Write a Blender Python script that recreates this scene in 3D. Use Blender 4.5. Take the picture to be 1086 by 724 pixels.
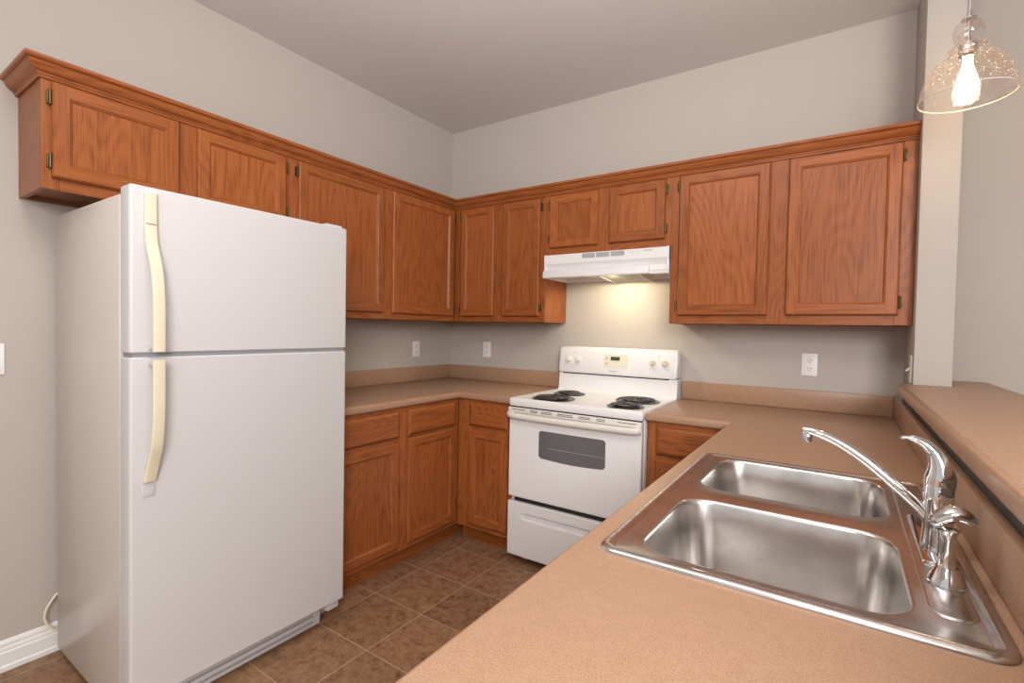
import bpy, bmesh, math, random
from mathutils import Matrix, Vector
for o in list(bpy.data.objects): bpy.data.objects.remove(o, do_unlink=True)
SC = bpy.context.scene
COL = SC.collection
PI = math.pi
rnd = random.Random(7)

# ------------------------------------------------------------------ camera
cam = bpy.data.cameras.new('camera')
cam_o = bpy.data.objects.new('camera', cam); COL.objects.link(cam_o)
cam.sensor_fit = 'HORIZONTAL'; cam.sensor_width = 36.0; cam.lens = 522.665*36.0/1086.0
cam.clip_start = 0.02
RM = ((0.829534709938236, 0.5581441657187876, 0.01863478687201704),
      (-0.029475472928406955, 0.01043682529059844, 0.9995110150336015),
      (-0.5576767535977571, 0.8296783490919432, -0.025109272086905027))
mw = Matrix(((RM[0][0], RM[1][0], -RM[2][0], 2.546),
             (RM[0][1], RM[1][1], -RM[2][1], -2.9192),
             (RM[0][2], RM[1][2], -RM[2][2], 1.29546),
             (0, 0, 0, 1)))
cam_o.matrix_world = mw
SC.camera = cam_o

# ------------------------------------------------------------------ light and exposure
SC.view_settings.view_transform = 'Standard'
SC.view_settings.look = 'None'
SC.view_settings.gamma = 1.0
SC.view_settings.use_curve_mapping = False
SC.view_settings.exposure = -0.02
try: SC.cycles.use_denoising = True
except Exception: pass
SC.cycles.max_bounces = 10
SC.cycles.sample_clamp_indirect = 6.0

world = bpy.data.worlds.new('world'); SC.world = world; world.use_nodes = True
bg = world.node_tree.nodes['Background']
bg.inputs[0].default_value = (1.0, 0.97, 0.95, 1); bg.inputs[1].default_value = 0.66

def lamp(name, kind, loc, energy, color, size=0.1, target=None, size_y=None):
    l = bpy.data.lights.new(name, kind); l.energy = energy; l.color = color
    if kind == 'AREA':
        l.size = size
        if size_y: l.shape = 'RECTANGLE'; l.size_y = size_y
    else: l.shadow_soft_size = size
    o = bpy.data.objects.new(name, l); COL.objects.link(o); o.location = loc
    if target: o.rotation_euler = (Vector(target)-Vector(loc)).to_track_quat('-Z', 'Y').to_euler()
    return o
lamp('camera_flash', 'POINT', (2.58, -2.95, 1.57), 8.0, (1.0, 0.985, 0.98), 0.05)
lamp('dining_side_fill', 'AREA', (3.8, -4.3, 2.2), 95.0, (1.0, 0.985, 0.975), 1.2, target=(0.9, -0.8, 1.0))  # added soft fill from beyond the half wall, no known lamp there
lamp('overhead_fill', 'AREA', (1.7, -2.4, 2.76), 32.0, (1.0, 0.99, 0.985), 1.8, target=(1.55, -2.0, 0.9), size_y=1.0)  # added overhead area light for bounced ceiling light, not a known fixture
bf = lamp('bounce_flash', 'SPOT', (2.3, -2.7, 1.55), 128.0, (1.0, 0.985, 0.98), 0.15, target=(1.9, -2.0, 2.79))
bf.data.spot_size = math.radians(115); bf.data.spot_blend = 0.8

# ------------------------------------------------------------------ materials
def mat(name):
    m = bpy.data.materials.new(name); m.use_nodes = True
    nt = m.node_tree; b = nt.nodes['Principled BSDF']
    return m, nt, b
def N(nt, t, **kw):
    n = nt.nodes.new(t)
    for k, v in kw.items():
        if hasattr(n, k): setattr(n, k, v)
        else: n.inputs[k].default_value = v
    return n
def plain(name, col, rough=0.5, metal=0.0, bump=0.0, bscale=200.0, spec=0.5, coat=0.0):
    m, nt, b = mat(name)
    b.inputs['Base Color'].default_value = (*col, 1)
    b.inputs['Roughness'].default_value = rough
    b.inputs['Metallic'].default_value = metal
    b.inputs['Specular IOR Level'].default_value = spec
    b.inputs['Coat Weight'].default_value = coat
    if bump > 0:
        tc = N(nt, 'ShaderNodeTexCoord'); no = N(nt, 'ShaderNodeTexNoise'); no.inputs['Scale'].default_value = bscale
        no.inputs['Detail'].default_value = 3
        bp = N(nt, 'ShaderNodeBump'); bp.inputs['Strength'].default_value = bump; bp.inputs['Distance'].default_value = 0.002
        nt.links.new(tc.outputs['Object'], no.inputs['Vector']); nt.links.new(no.outputs['Fac'], bp.inputs['Height'])
        nt.links.new(bp.outputs['Normal'], b.inputs['Normal'])
    return m
def ramp(nt, stops):
    r = N(nt, 'ShaderNodeValToRGB'); e = r.color_ramp.elements
    e[0].position, e[0].color = stops[0][0], (*stops[0][1], 1)
    e[1].position, e[1].color = stops[-1][0], (*stops[-1][1], 1)
    for p, c in stops[1:-1]:
        x = e.new(p); x.color = (*c, 1)
    return r
def wood(name, axis, light=(0.365, 0.114, 0.032), dark=(0.205, 0.052, 0.013), rough=0.33):
    m, nt, b = mat(name)
    tc = N(nt, 'ShaderNodeTexCoord'); oi = N(nt, 'ShaderNodeObjectInfo')
    off = N(nt, 'ShaderNodeVectorMath', operation='SCALE'); off.inputs[3].default_value = 13.0
    comb = N(nt, 'ShaderNodeCombineXYZ')
    for i in range(3): nt.links.new(oi.outputs['Random'], comb.inputs[i])
    nt.links.new(comb.outputs[0], off.inputs[0])
    add = N(nt, 'ShaderNodeVectorMath', operation='ADD')
    nt.links.new(tc.outputs['Object'], add.inputs[0]); nt.links.new(off.outputs[0], add.inputs[1])
    sc = [1.0, 1.0, 1.0]; sc[axis] = 0.03
    mp = N(nt, 'ShaderNodeMapping'); mp.inputs['Scale'].default_value = sc
    nt.links.new(add.outputs[0], mp.inputs['Vector'])
    sc2 = [1.0, 1.0, 1.0]; sc2[axis] = 0.22
    mp2 = N(nt, 'ShaderNodeMapping'); mp2.inputs['Scale'].default_value = sc2
    nt.links.new(add.outputs[0], mp2.inputs['Vector'])
    fine = N(nt, 'ShaderNodeTexNoise'); fine.inputs['Scale'].default_value = 170; fine.inputs['Detail'].default_value = 3
    fine.inputs['Roughness'].default_value = 0.6
    nt.links.new(mp.outputs[0], fine.inputs['Vector'])
    big = N(nt, 'ShaderNodeTexNoise'); big.inputs['Scale'].default_value = 4.5; big.inputs['Detail'].default_value = 1
    nt.links.new(mp2.outputs[0], big.inputs['Vector'])
    # growth rings: contour lines of a slow field stretched along the grain
    mul = N(nt, 'ShaderNodeMath', operation='MULTIPLY'); mul.inputs[1].default_value = 130.0
    nt.links.new(big.outputs['Fac'], mul.inputs[0])
    sn = N(nt, 'ShaderNodeMath', operation='SINE'); nt.links.new(mul.outputs[0], sn.inputs[0])
    r01 = N(nt, 'ShaderNodeMapRange'); r01.inputs[1].default_value = -1; r01.inputs[2].default_value = 1
    nt.links.new(sn.outputs[0], r01.inputs[0])
    mixf = N(nt, 'ShaderNodeMix'); mixf.data_type = 'FLOAT'; mixf.inputs[0].default_value = 0.80
    nt.links.new(r01.outputs[0], mixf.inputs[2]); nt.links.new(fine.outputs['Fac'], mixf.inputs[3])
    mid = tuple((a*0.72+c*0.28) for a, c in zip(light, dark))
    rp = ramp(nt, [(0.22, dark), (0.47, mid), (0.78, light)])
    nt.links.new(mixf.outputs[0], rp.inputs[0])
    # board to board tone
    hsv = N(nt, 'ShaderNodeHueSaturation')
    vr = N(nt, 'ShaderNodeMapRange'); vr.inputs[3].default_value = 0.90; vr.inputs[4].default_value = 1.10
    nt.links.new(oi.outputs['Random'], vr.inputs[0]); nt.links.new(vr.outputs[0], hsv.inputs['Value'])
    nt.links.new(rp.outputs[0], hsv.inputs['Color']); nt.links.new(hsv.outputs[0], b.inputs['Base Color'])
    sc3 = [1.0, 1.0, 1.0]; sc3[axis] = 0.013
    mp3 = N(nt, 'ShaderNodeMapping'); mp3.inputs['Scale'].default_value = sc3; nt.links.new(add.outputs[0], mp3.inputs['Vector'])
    po = N(nt, 'ShaderNodeTexNoise'); po.inputs['Scale'].default_value = 330; po.inputs['Detail'].default_value = 1
    nt.links.new(mp3.outputs[0], po.inputs['Vector'])
    pr = N(nt, 'ShaderNodeMapRange'); pr.inputs[1].default_value = 0.54; pr.inputs[2].default_value = 0.68; pr.inputs[3].default_value = 1.0; pr.inputs[4].default_value = 0.70
    nt.links.new(po.outputs['Fac'], pr.inputs[0])
    pm = N(nt, 'ShaderNodeVectorMath', operation='SCALE'); nt.links.new(hsv.outputs[0], pm.inputs[0]); nt.links.new(pr.outputs[0], pm.inputs[3])
    nt.links.new(pm.outputs[0], b.inputs['Base Color'])
    b.inputs['Roughness'].default_value = rough
    b.inputs['Specular IOR Level'].default_value = 0.28
    bp = N(nt, 'ShaderNodeBump'); bp.inputs['Strength'].default_value = 0.14; bp.inputs['Distance'].default_value = 0.001
    nt.links.new(mixf.outputs[0], bp.inputs['Height']); nt.links.new(bp.outputs['Normal'], b.inputs['Normal'])
    return m
WX, WY, WZ = wood('oak_grain_x', 0), wood('oak_grain_y', 1), wood('oak_grain_z', 2)
WD = plain('oak_inside', (0.22, 0.085, 0.035), 0.6)
WPLY = wood('oak_underside', 0, (0.40, 0.19, 0.085), (0.30, 0.13, 0.05), 0.5)

def laminate(name):
    m, nt, b = mat(name)
    tc = N(nt, 'ShaderNodeTexCoord')
    n1 = N(nt, 'ShaderNodeTexNoise'); n1.inputs['Scale'].default_value = 420; n1.inputs['Detail'].default_value = 2
    n2 = N(nt, 'ShaderNodeTexNoise'); n2.inputs['Scale'].default_value = 60; n2.inputs['Detail'].default_value = 3
    nt.links.new(tc.outputs['Object'], n1.inputs['Vector']); nt.links.new(tc.outputs['Object'], n2.inputs['Vector'])
    mx = N(nt, 'ShaderNodeMix'); mx.data_type = 'FLOAT'; mx.inputs[0].default_value = 0.15
    nt.links.new(n1.outputs['Fac'], mx.inputs[2]); nt.links.new(n2.outputs['Fac'], mx.inputs[3])
    rp = ramp(nt, [(0.30, (0.29, 0.158, 0.092)), (0.5, (0.378, 0.228, 0.142)), (0.72, (0.47, 0.29, 0.19))])
    nt.links.new(mx.outputs[0], rp.inputs[0]); nt.links.new(rp.outputs[0], b.inputs['Base Color'])
    b.inputs['Roughness'].default_value = 0.38; b.inputs['Specular IOR Level'].default_value = 0.4
    bp = N(nt, 'ShaderNodeBump'); bp.inputs['Strength'].default_value = 0.06; bp.inputs['Distance'].default_value = 0.001
    nt.links.new(n1.outputs['Fac'], bp.inputs['Height']); nt.links.new(bp.outputs['Normal'], b.inputs['Normal'])
    return m
LAM = laminate('tan_speckled_laminate')
WALL = plain('greige_wall_paint', (0.480, 0.428, 0.385), 0.75, bump=0.12, bscale=120, spec=0.25)
CEIL = plain('ceiling_paint', (0.67, 0.63, 0.605), 0.85, bump=0.25, bscale=90, spec=0.2)
TRIM = plain('white_trim_paint', (0.78, 0.77, 0.75), 0.4)

def tile_floor():
    m, nt, b = mat('brown_ceramic_tile')
    tc = N(nt, 'ShaderNodeTexCoord')
    mp = N(nt, 'ShaderNodeMapping'); mp.inputs['Location'].default_value = (-0.692+0.307*10, 0.70+0.307*20, 0)
    nt.links.new(tc.outputs['Object'], mp.inputs['Vector'])
    br = N(nt, 'ShaderNodeTexBrick'); br.offset = 0.0; br.squash = 1.0
    br.inputs['Scale'].default_value = 1.0; br.inputs['Brick Width'].default_value = 0.307
    br.inputs['Row Height'].default_value = 0.307; br.inputs['Mortar Size'].default_value = 0.0028
    br.inputs['Mortar Smooth'].default_value = 0.1; br.inputs['Bias'].default_value = 0.0
    br.inputs['Color1'].default_value = (0.90, 0.90, 0.90, 1); br.inputs['Color2'].default_value = (1.08, 1.08, 1.08, 1)
    nt.links.new(mp.outputs[0], br.inputs['Vector'])
    n1 = N(nt, 'ShaderNodeTexNoise'); n1.inputs['Scale'].default_value = 22; n1.inputs['Detail'].default_value = 10
    n1.inputs['Roughness'].default_value = 0.80; n1.inputs['Distortion'].default_value = 0.1
    nt.links.new(tc.outputs['Object'], n1.inputs['Vector'])
    rp = ramp(nt, [(0.33, (0.060, 0.026, 0.012)), (0.42, (0.20, 0.098, 0.050)), (0.53, (0.29, 0.160, 0.085)), (0.75, (0.38, 0.23, 0.13))])
    nt.links.new(n1.outputs['Fac'], rp.inputs[0])
    mu = N(nt, 'ShaderNodeMix'); mu.data_type = 'RGBA'; mu.blend_type = 'MULTIPLY'; mu.inputs[0].default_value = 1
    nt.links.new(rp.outputs[0], mu.inputs[6]); nt.links.new(br.outputs['Color'], mu.inputs[7])
    mg = N(nt, 'ShaderNodeMix'); mg.data_type = 'RGBA'
    nt.links.new(br.outputs['Fac'], mg.inputs[0]); nt.links.new(mu.outputs[2], mg.inputs[6])
    mg.inputs[7].default_value = (0.36, 0.27, 0.17, 1)
    nt.links.new(mg.outputs[2], b.inputs['Base Color'])
    b.inputs['Roughness'].default_value = 0.5
    inv = N(nt, 'ShaderNodeMath', operation='SUBTRACT'); inv.inputs[0].default_value = 1
    nt.links.new(br.outputs['Fac'], inv.inputs[1])
    bp = N(nt, 'ShaderNodeBump'); bp.inputs['Strength'].default_value = 0.5; bp.inputs['Distance'].default_value = 0.002
    nt.links.new(inv.outputs[0], bp.inputs['Height']); nt.links.new(bp.outputs['Normal'], b.inputs['Normal'])
    return m
TILE = tile_floor()

WHITE = plain('white_enamel', (0.80, 0.79, 0.79), 0.28, spec=0.5)
FRIDGE_W = plain('white_textured_enamel', (0.60, 0.588, 0.592), 0.42, bump=0.10, bscale=420, spec=0.45)
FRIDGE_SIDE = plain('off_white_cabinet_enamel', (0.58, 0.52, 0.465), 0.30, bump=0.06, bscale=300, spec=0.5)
CREAM = plain('yellowed_cream_plastic', (0.74, 0.66, 0.50), 0.38)
OFFW = plain('off_white_plastic', (0.74, 0.71, 0.64), 0.35)
GREYP = plain('grey_gasket', (0.30, 0.31, 0.33), 0.55)
DARK = plain('dark_gap', (0.015, 0.014, 0.014), 0.7)
BLACKC = plain('black_coil', (0.035, 0.033, 0.035), 0.42, spec=0.6)
PAN = plain('black_drip_pan', (0.02, 0.02, 0.022), 0.22)
WINDOWG = plain('grey_oven_glass', (0.125, 0.122, 0.125), 0.18, bump=0.0)
CHROME = plain('chrome', (0.74, 0.74, 0.75), 0.05, metal=1.0)
BRASS = plain('aged_brass', (0.10, 0.07, 0.035), 0.42, metal=1.0)
INK = plain('grey_ink', (0.10, 0.10, 0.11), 0.5)
INKL = plain('light_grey_ink', (0.42, 0.41, 0.40), 0.5)
VENTG = plain('vent_grey', (0.40, 0.40, 0.41), 0.5)
LCD = plain('lcd_green', (0.055, 0.060, 0.035), 0.2)
PADM = plain('cream_control_pad', (0.72, 0.69, 0.56), 0.4)
PLATE = plain('white_plastic_plate', (0.80, 0.79, 0.78), 0.35)
HOODIN = plain('hood_underside_paint', (0.72, 0.70, 0.62), 0.45)
ALU = plain('aluminium_mesh', (0.34, 0.32, 0.26), 0.5, metal=0.6, bump=0.9, bscale=260)

def steel():
    m, nt, b = mat('brushed_stainless_steel')
    b.inputs['Metallic'].default_value = 1.0
    tc = N(nt, 'ShaderNodeTexCoord')
    mp = N(nt, 'ShaderNodeMapping'); mp.inputs['Scale'].default_value = (1.0, 0.05, 1.0)
    nt.links.new(tc.outputs['Object'], mp.inputs['Vector'])
    n = N(nt, 'ShaderNodeTexNoise'); n.inputs['Scale'].default_value = 420; n.inputs['Detail'].default_value = 2
    nt.links.new(mp.outputs[0], n.inputs['Vector'])
    n2 = N(nt, 'ShaderNodeTexNoise'); n2.inputs['Scale'].default_value = 14; n2.inputs['Detail'].default_value = 5
    nt.links.new(tc.outputs['Object'], n2.inputs['Vector'])
    rp = ramp(nt, [(0.3, (0.56, 0.535, 0.51)), (0.7, (0.70, 0.68, 0.66))]); nt.links.new(n2.outputs['Fac'], rp.inputs[0])
    nt.links.new(rp.outputs[0], b.inputs['Base Color'])
    rr = N(nt, 'ShaderNodeMapRange'); rr.inputs[3].default_value = 0.22; rr.inputs[4].default_value = 0.28
    nt.links.new(n.outputs['Fac'], rr.inputs[0]); nt.links.new(rr.outputs[0], b.inputs['Roughness'])
    bp = N(nt, 'ShaderNodeBump'); bp.inputs['Strength'].default_value = 0.02; bp.inputs['Distance'].default_value = 0.0002
    nt.links.new(n.outputs['Fac'], bp.inputs['Height']); nt.links.new(bp.outputs['Normal'], b.inputs['Normal'])
    return m
STEEL = steel()

def seeded_glass():
    m, nt, b = mat('seeded_glass')
    nt.nodes.remove(b); out = nt.nodes['Material Output']
    tr = N(nt, 'ShaderNodeBsdfTransparent'); tr.inputs[0].default_value = (0.99, 0.975, 0.965, 1)
    gl = N(nt, 'ShaderNodeBsdfGlossy'); gl.inputs['Roughness'].default_value = 0.05; gl.inputs[0].default_value = (1, 0.97, 0.94, 1)
    lw = N(nt, 'ShaderNodeLayerWeight'); lw.inputs['Blend'].default_value = 0.22
    tc = N(nt, 'ShaderNodeTexCoord')
    vo = N(nt, 'ShaderNodeTexVoronoi'); vo.inputs['Scale'].default_value = 95
    nt.links.new(tc.outputs['Object'], vo.inputs['Vector'])
    no = N(nt, 'ShaderNodeTexNoise'); no.inputs['Scale'].default_value = 45; no.inputs['Detail'].default_value = 2
    nt.links.new(tc.outputs['Object'], no.inputs['Vector'])
    bp = N(nt, 'ShaderNodeBump'); bp.inputs['Strength'].default_value = 0.5; bp.inputs['Distance'].default_value = 0.002
    nt.links.new(no.outputs['Fac'], bp.inputs['Height']); nt.links.new(bp.outputs['Normal'], gl.inputs['Normal'])
    m1 = N(nt, 'ShaderNodeMixShader')
    mr = N(nt, 'ShaderNodeMapRange'); mr.inputs[3].default_value = 0.03; mr.inputs[4].default_value = 0.28
    nt.links.new(lw.outputs['Facing'], mr.inputs[0]); nt.links.new(mr.outputs[0], m1.inputs[0])
    nt.links.new(tr.outputs[0], m1.inputs[1]); nt.links.new(gl.outputs[0], m1.inputs[2])
    tl = N(nt, 'ShaderNodeBsdfTranslucent'); tl.inputs[0].default_value = (0.95, 0.85, 0.76, 1)
    seed = N(nt, 'ShaderNodeMath', operation='LESS_THAN'); seed.inputs[1].default_value = 0.17
    nt.links.new(vo.outputs['Distance'], seed.inputs[0])
    sm = N(nt, 'ShaderNodeMath', operation='MULTIPLY_ADD'); sm.inputs[1].default_value = 0.45; sm.inputs[2].default_value = 0.008
    nt.links.new(seed.outputs[0], sm.inputs[0])
    m2 = N(nt, 'ShaderNodeMixShader'); nt.links.new(sm.outputs[0], m2.inputs[0])
    nt.links.new(m1.outputs[0], m2.inputs[1]); nt.links.new(tl.outputs[0], m2.inputs[2])
    nt.links.new(m2.outputs[0], out.inputs['Surface'])
    return m
GLASS = seeded_glass()
def rim_glass():
    m, nt, b = mat('frosted_glass_rim')
    b.inputs['Base Color'].default_value = (0.92, 0.86, 0.80, 1); b.inputs['Roughness'].default_value = 0.12
    b.inputs['Transmission Weight'].default_value = 0.45
    return m
RIMG = rim_glass()
def emit(name, col, strength):
    m, nt, b = mat(name)
    b.inputs['Base Color'].default_value = (*col, 1)
    b.inputs['Emission Color'].default_value = (*col, 1); b.inputs['Emission Strength'].default_value = strength
    return m
BULB = emit('lit_filament_bulb', (1.0, 0.72, 0.40), 34.0)
LENS = emit('lit_hood_lens', (1.0, 0.90, 0.62), 1.2)

# ------------------------------------------------------------------ mesh helpers
def newbm(): return bmesh.new()
def box(bm, x0, x1, y0, y1, z0, z1, mi=0, bev=0.0, seg=2):
    vs = [bm.verts.new((x, y, z)) for x in (x0, x1) for y in (y0, y1) for z in (z0, z1)]
    F = [(0, 1, 3, 2), (4, 6, 7, 5), (0, 4, 5, 1), (2, 3, 7, 6), (0, 2, 6, 4), (1, 5, 7, 3)]
    fs = [bm.faces.new([vs[i] for i in f]) for f in F]
    for f in fs: f.material_index = mi
    if bev > 0:
        es = list({e for f in fs for e in f.edges})
        r = bmesh.ops.bevel(bm, geom=es, offset=bev, segments=seg, profile=0.5, affect='EDGES', clamp_overlap=True)
        for f in r['faces']: f.material_index = mi
    return fs
def quad(bm, pts, mi=0):
    f = bm.faces.new([bm.verts.new(p) for p in pts]); f.material_index = mi; return f
def lathe(bm, prof, c=(0, 0, 0), seg=40, mi=0, M=None, close=False):
    rings = []
    for r, z in prof:
        ring = []
        if r <= 1e-6:
            v = Vector((0, 0, z)); v = M @ v if M else v
            ring = [bm.verts.new(v + Vector(c))]
        else:
            for k in range(seg):
                a = 2*PI*k/seg; v = Vector((r*math.cos(a), r*math.sin(a), z)); v = M @ v if M else v
                ring.append(bm.verts.new(v + Vector(c)))
        rings.append(ring)
    pairs = list(zip(rings, rings[1:]))
    if close: pairs.append((rings[-1], rings[0]))
    for A, B in pairs:
        for k in range(seg):
            k2 = (k+1) % seg
            if len(A) == 1 and len(B) == 1: continue
            if len(A) == 1: f = bm.faces.new((A[0], B[k], B[k2]))
            elif len(B) == 1: f = bm.faces.new((A[k], B[0], A[k2]))
            else: f = bm.faces.new((A[k], B[k], B[k2], A[k2]))
            f.material_index = mi
def catmull(pts, n=8):
    P = [Vector(p) for p in pts]; out = []
    for i in range(len(P)-1):
        p0 = P[max(i-1, 0)]; p1 = P[i]; p2 = P[i+1]; p3 = P[min(i+2, len(P)-1)]
        for k in range(n):
            t = k/n
            out.append(0.5*((2*p1)+(p2-p0)*t+(2*p0-5*p1+4*p2-p3)*t*t+(3*p1-p0-3*p2+p3)*t**3))
    out.append(P[-1]); return out
def tube(bm, pts, rad, seg=12, mi=0, ry=None, up=(0, 0, 1), cap=True):
    P = [Vector(p) for p in pts]; n = len(P)
    R = rad if isinstance(rad, (list, tuple)) else [rad]*n
    if len(R) != n: R = [R[0]+(R[-1]-R[0])*i/(n-1) for i in range(n)] if len(R) == 2 else [R[min(int(i*len(R)/n), len(R)-1)] for i in range(n)]
    RY = R if ry is None else (ry if isinstance(ry, (list, tuple)) else [ry]*n)
    if len(RY) != n: RY = [RY[0]+(RY[-1]-RY[0])*i/(n-1) for i in range(n)]
    rings = []; u = None
    for i in range(n):
        t = (P[min(i+1, n-1)]-P[max(i-1, 0)]).normalized()
        if u is None:
            u = Vector(up); u = u-t*u.dot(t)
            if u.length < 1e-4: u = Vector((1, 0, 0)); u = u-t*u.dot(t)
        else: u = u-t*u.dot(t)
        u.normalize(); w = t.cross(u)
        rings.append([bm.verts.new(P[i]+w*R[i]*math.cos(2*PI*k/seg)+u*RY[i]*math.sin(2*PI*k/seg)) for k in range(seg)])
    for A, B in zip(rings, rings[1:]):
        for k in range(seg):
            f = bm.faces.new((A[k], A[(k+1) % seg], B[(k+1) % seg], B[k])); f.material_index = mi
    if cap:
        for r in (rings[0][::-1], rings[-1]):
            f = bm.faces.new(r); f.material_index = mi
def prism(bm, poly, fn, d0, d1, mi=0, bev=0.0):
    """poly: 2D outline, fn(a,b,d)->xyz, extruded from d0 to d1"""
    A = [bm.verts.new(fn(a, b, d0)) for a, b in poly]; B = [bm.verts.new(fn(a, b, d1)) for a, b in poly]
    fs = [bm.faces.new(A), bm.faces.new(B[::-1])]
    n = len(poly)
    for i in range(n): fs.append(bm.faces.new((A[i], B[i], B[(i+1) % n], A[(i+1) % n])))
    for f in fs: f.material_index = mi
    if bev > 0:
        es = list({e for f in fs[:2] for e in f.edges})
        r = bmesh.ops.bevel(bm, geom=es, offset=bev, segments=2, profile=0.5, affect='EDGES', clamp_overlap=True)
        for f in r['faces']: f.material_index = mi
def rrect(x0, x1, y0, y1, r, n=6):
    out = []
    for cx, cy, a0 in ((x1-r, y1-r, 0), (x0+r, y1-r, 90), (x0+r, y0+r, 180), (x1-r, y0+r, 270)):
        for k in range(n+1):
            a = math.radians(a0+90*k/n); out.append((cx+r*math.cos(a), cy+r*math.sin(a)))
    return out
def rings_faces(bm, rings, mi=0):
    for A, B in zip(rings, rings[1:]):
        n = len(A)
        for k in range(n):
            f = bm.faces.new((A[k], A[(k+1) % n], B[(k+1) % n], B[k])); f.material_index = mi
def loop_edges(vs):
    out = []
    for i in range(len(vs)):
        a, b = vs[i], vs[(i+1) % len(vs)]
        e = next((e for e in a.link_edges if e.other_vert(a) is b), None)
        out.append(e or a.id_data if False else (e if e else None))
    return out
def fill_between(bm, loops, mi=0):
    es = []
    for vs in loops:
        for i in range(len(vs)):
            a, b = vs[i], vs[(i+1) % len(vs)]
            e = bm.edges.get((a, b)) or bm.edges.new((a, b)); es.append(e)
    r = bmesh.ops.triangle_fill(bm, use_beauty=True, use_dissolve=False, edges=es)
    for g in r['geom']:
        if isinstance(g, bmesh.types.BMFace): g.material_index = mi
def inset_poly(poly, d):
    """mitred inward offset of a CCW polygon"""
    n = len(poly); out = []
    for i in range(n):
        p0, p1, p2 = Vector(poly[i-1]), Vector(poly[i]), Vector(poly[(i+1) % n])
        e1 = (p1-p0).normalized(); e2 = (p2-p1).normalized()
        n1 = Vector((-e1.y, e1.x)); n2 = Vector((-e2.y, e2.x))
        m = (n1+n2); k = 1+n1.dot(n2)
        out.append(tuple(p1+m*(d/k)) if k > 1e-6 else tuple(p1+n1*d))
    return out
def obj(name, bm, mats, parent=None, smooth=35, local=False):
    """link ONE mesh object; vertices given in world space unless local=True"""
    if parent is not None and not local:
        l = root_loc(parent)
        bmesh.ops.translate(bm, verts=bm.verts, vec=-l)
    bmesh.ops.recalc_face_normals(bm, faces=bm.faces)
    me = bpy.data.meshes.new(name); bm.to_mesh(me); bm.free()
    for m in (mats if isinstance(mats, (list, tuple)) else [mats]): me.materials.append(m)
    if smooth:
        for p in me.polygons: p.use_smooth = True
        me.set_sharp_from_angle(angle=math.radians(smooth))
    o = bpy.data.objects.new(name, me); COL.objects.link(o)
    if parent is not None: o.parent = parent
    return o
def root_loc(o):
    l = Vector((0, 0, 0))
    while o is not None: l += o.location; o = o.parent
    return l
def tag(o, label, cat, group=None, kind=None):
    if label: o['label'] = label
    if cat: o['category'] = cat
    if group: o['group'] = group
    if kind: o['kind'] = kind
    return o
def thing(name, label, cat, loc=(0, 0, 0), rotz=0.0, group=None):
    o = bpy.data.objects.new(name, None); COL.objects.link(o)
    o.location = loc; o.rotation_euler = (0, 0, rotz); o.empty_display_size = 0.1
    return tag(o, label, cat, group)
def struct(name, bm, m, smooth=35):
    o = obj(name, bm, m, smooth=smooth); o['kind'] = 'structure'; return o
def text(name, s, size, loc, rot, m, parent, ext=0.0003):
    c = bpy.data.curves.new(name, 'FONT'); c.body = s; c.size = size; c.align_x = 'CENTER'; c.align_y = 'CENTER'; c.extrude = ext
    t = bpy.data.objects.new(name, c); me = None
    COL.objects.link(t)
    dg = bpy.context.evaluated_depsgraph_get(); me = bpy.data.meshes.new_from_object(t.evaluated_get(dg))
    bpy.data.objects.remove(t, do_unlink=True)
    o = bpy.data.objects.new(name, me); COL.objects.link(o); me.name = name
    me.materials.clear(); me.materials.append(m)
    o.parent = parent; o.location = Vector(loc)-root_loc(parent); o.rotation_euler = rot
    return o

# ------------------------------------------------------------------ the room
HC = 2.79; XS = 2.784; YF = -5.2; XR = 6.0
b = newbm(); box(b, -0.12, XR, YF, 0.12, -0.08, 0.0); struct('floor', b, TILE, 0)
b = newbm(); box(b, -0.12, XR, YF, 0.12, HC, HC+0.1); struct('ceiling', b, CEIL, 0)
b = newbm(); box(b, -0.12, 0.0, YF, 0.12, 0.0, HC); struct('wall_left', b, WALL, 0)
b = newbm(); box(b, 0.0, XR, 0.0, 0.12, 0.0, HC); struct('wall_back', b, WALL, 0)
b = newbm(); box(b, XS, 2.905, -0.36, 0.0, 0.0, HC, bev=0.004); struct('wall_right', b, WALL, 40)
b = newbm(); box(b, 2.788, 2.905, -2.80, -0.36, 0.0, 1.062); struct('wall_bar', b, WALL, 0)
# baseboard with a stepped, moulded top
b = newbm()
prof = [(0, 0), (0.020, 0), (0.020, 0.016), (0.015, 0.022), (0.015, 0.066), (0.011, 0.071), (0.012, 0.076), (0.011, 0.082), (0.007, 0.088), (0.009, 0.094), (0.007, 0.101), (0.003, 0.106), (0.0, 0.111)]
prism(b, prof, lambda a, z, d: (a, d, z), YF, -1.53); struct('baseboard_left', b, TRIM)

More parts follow.
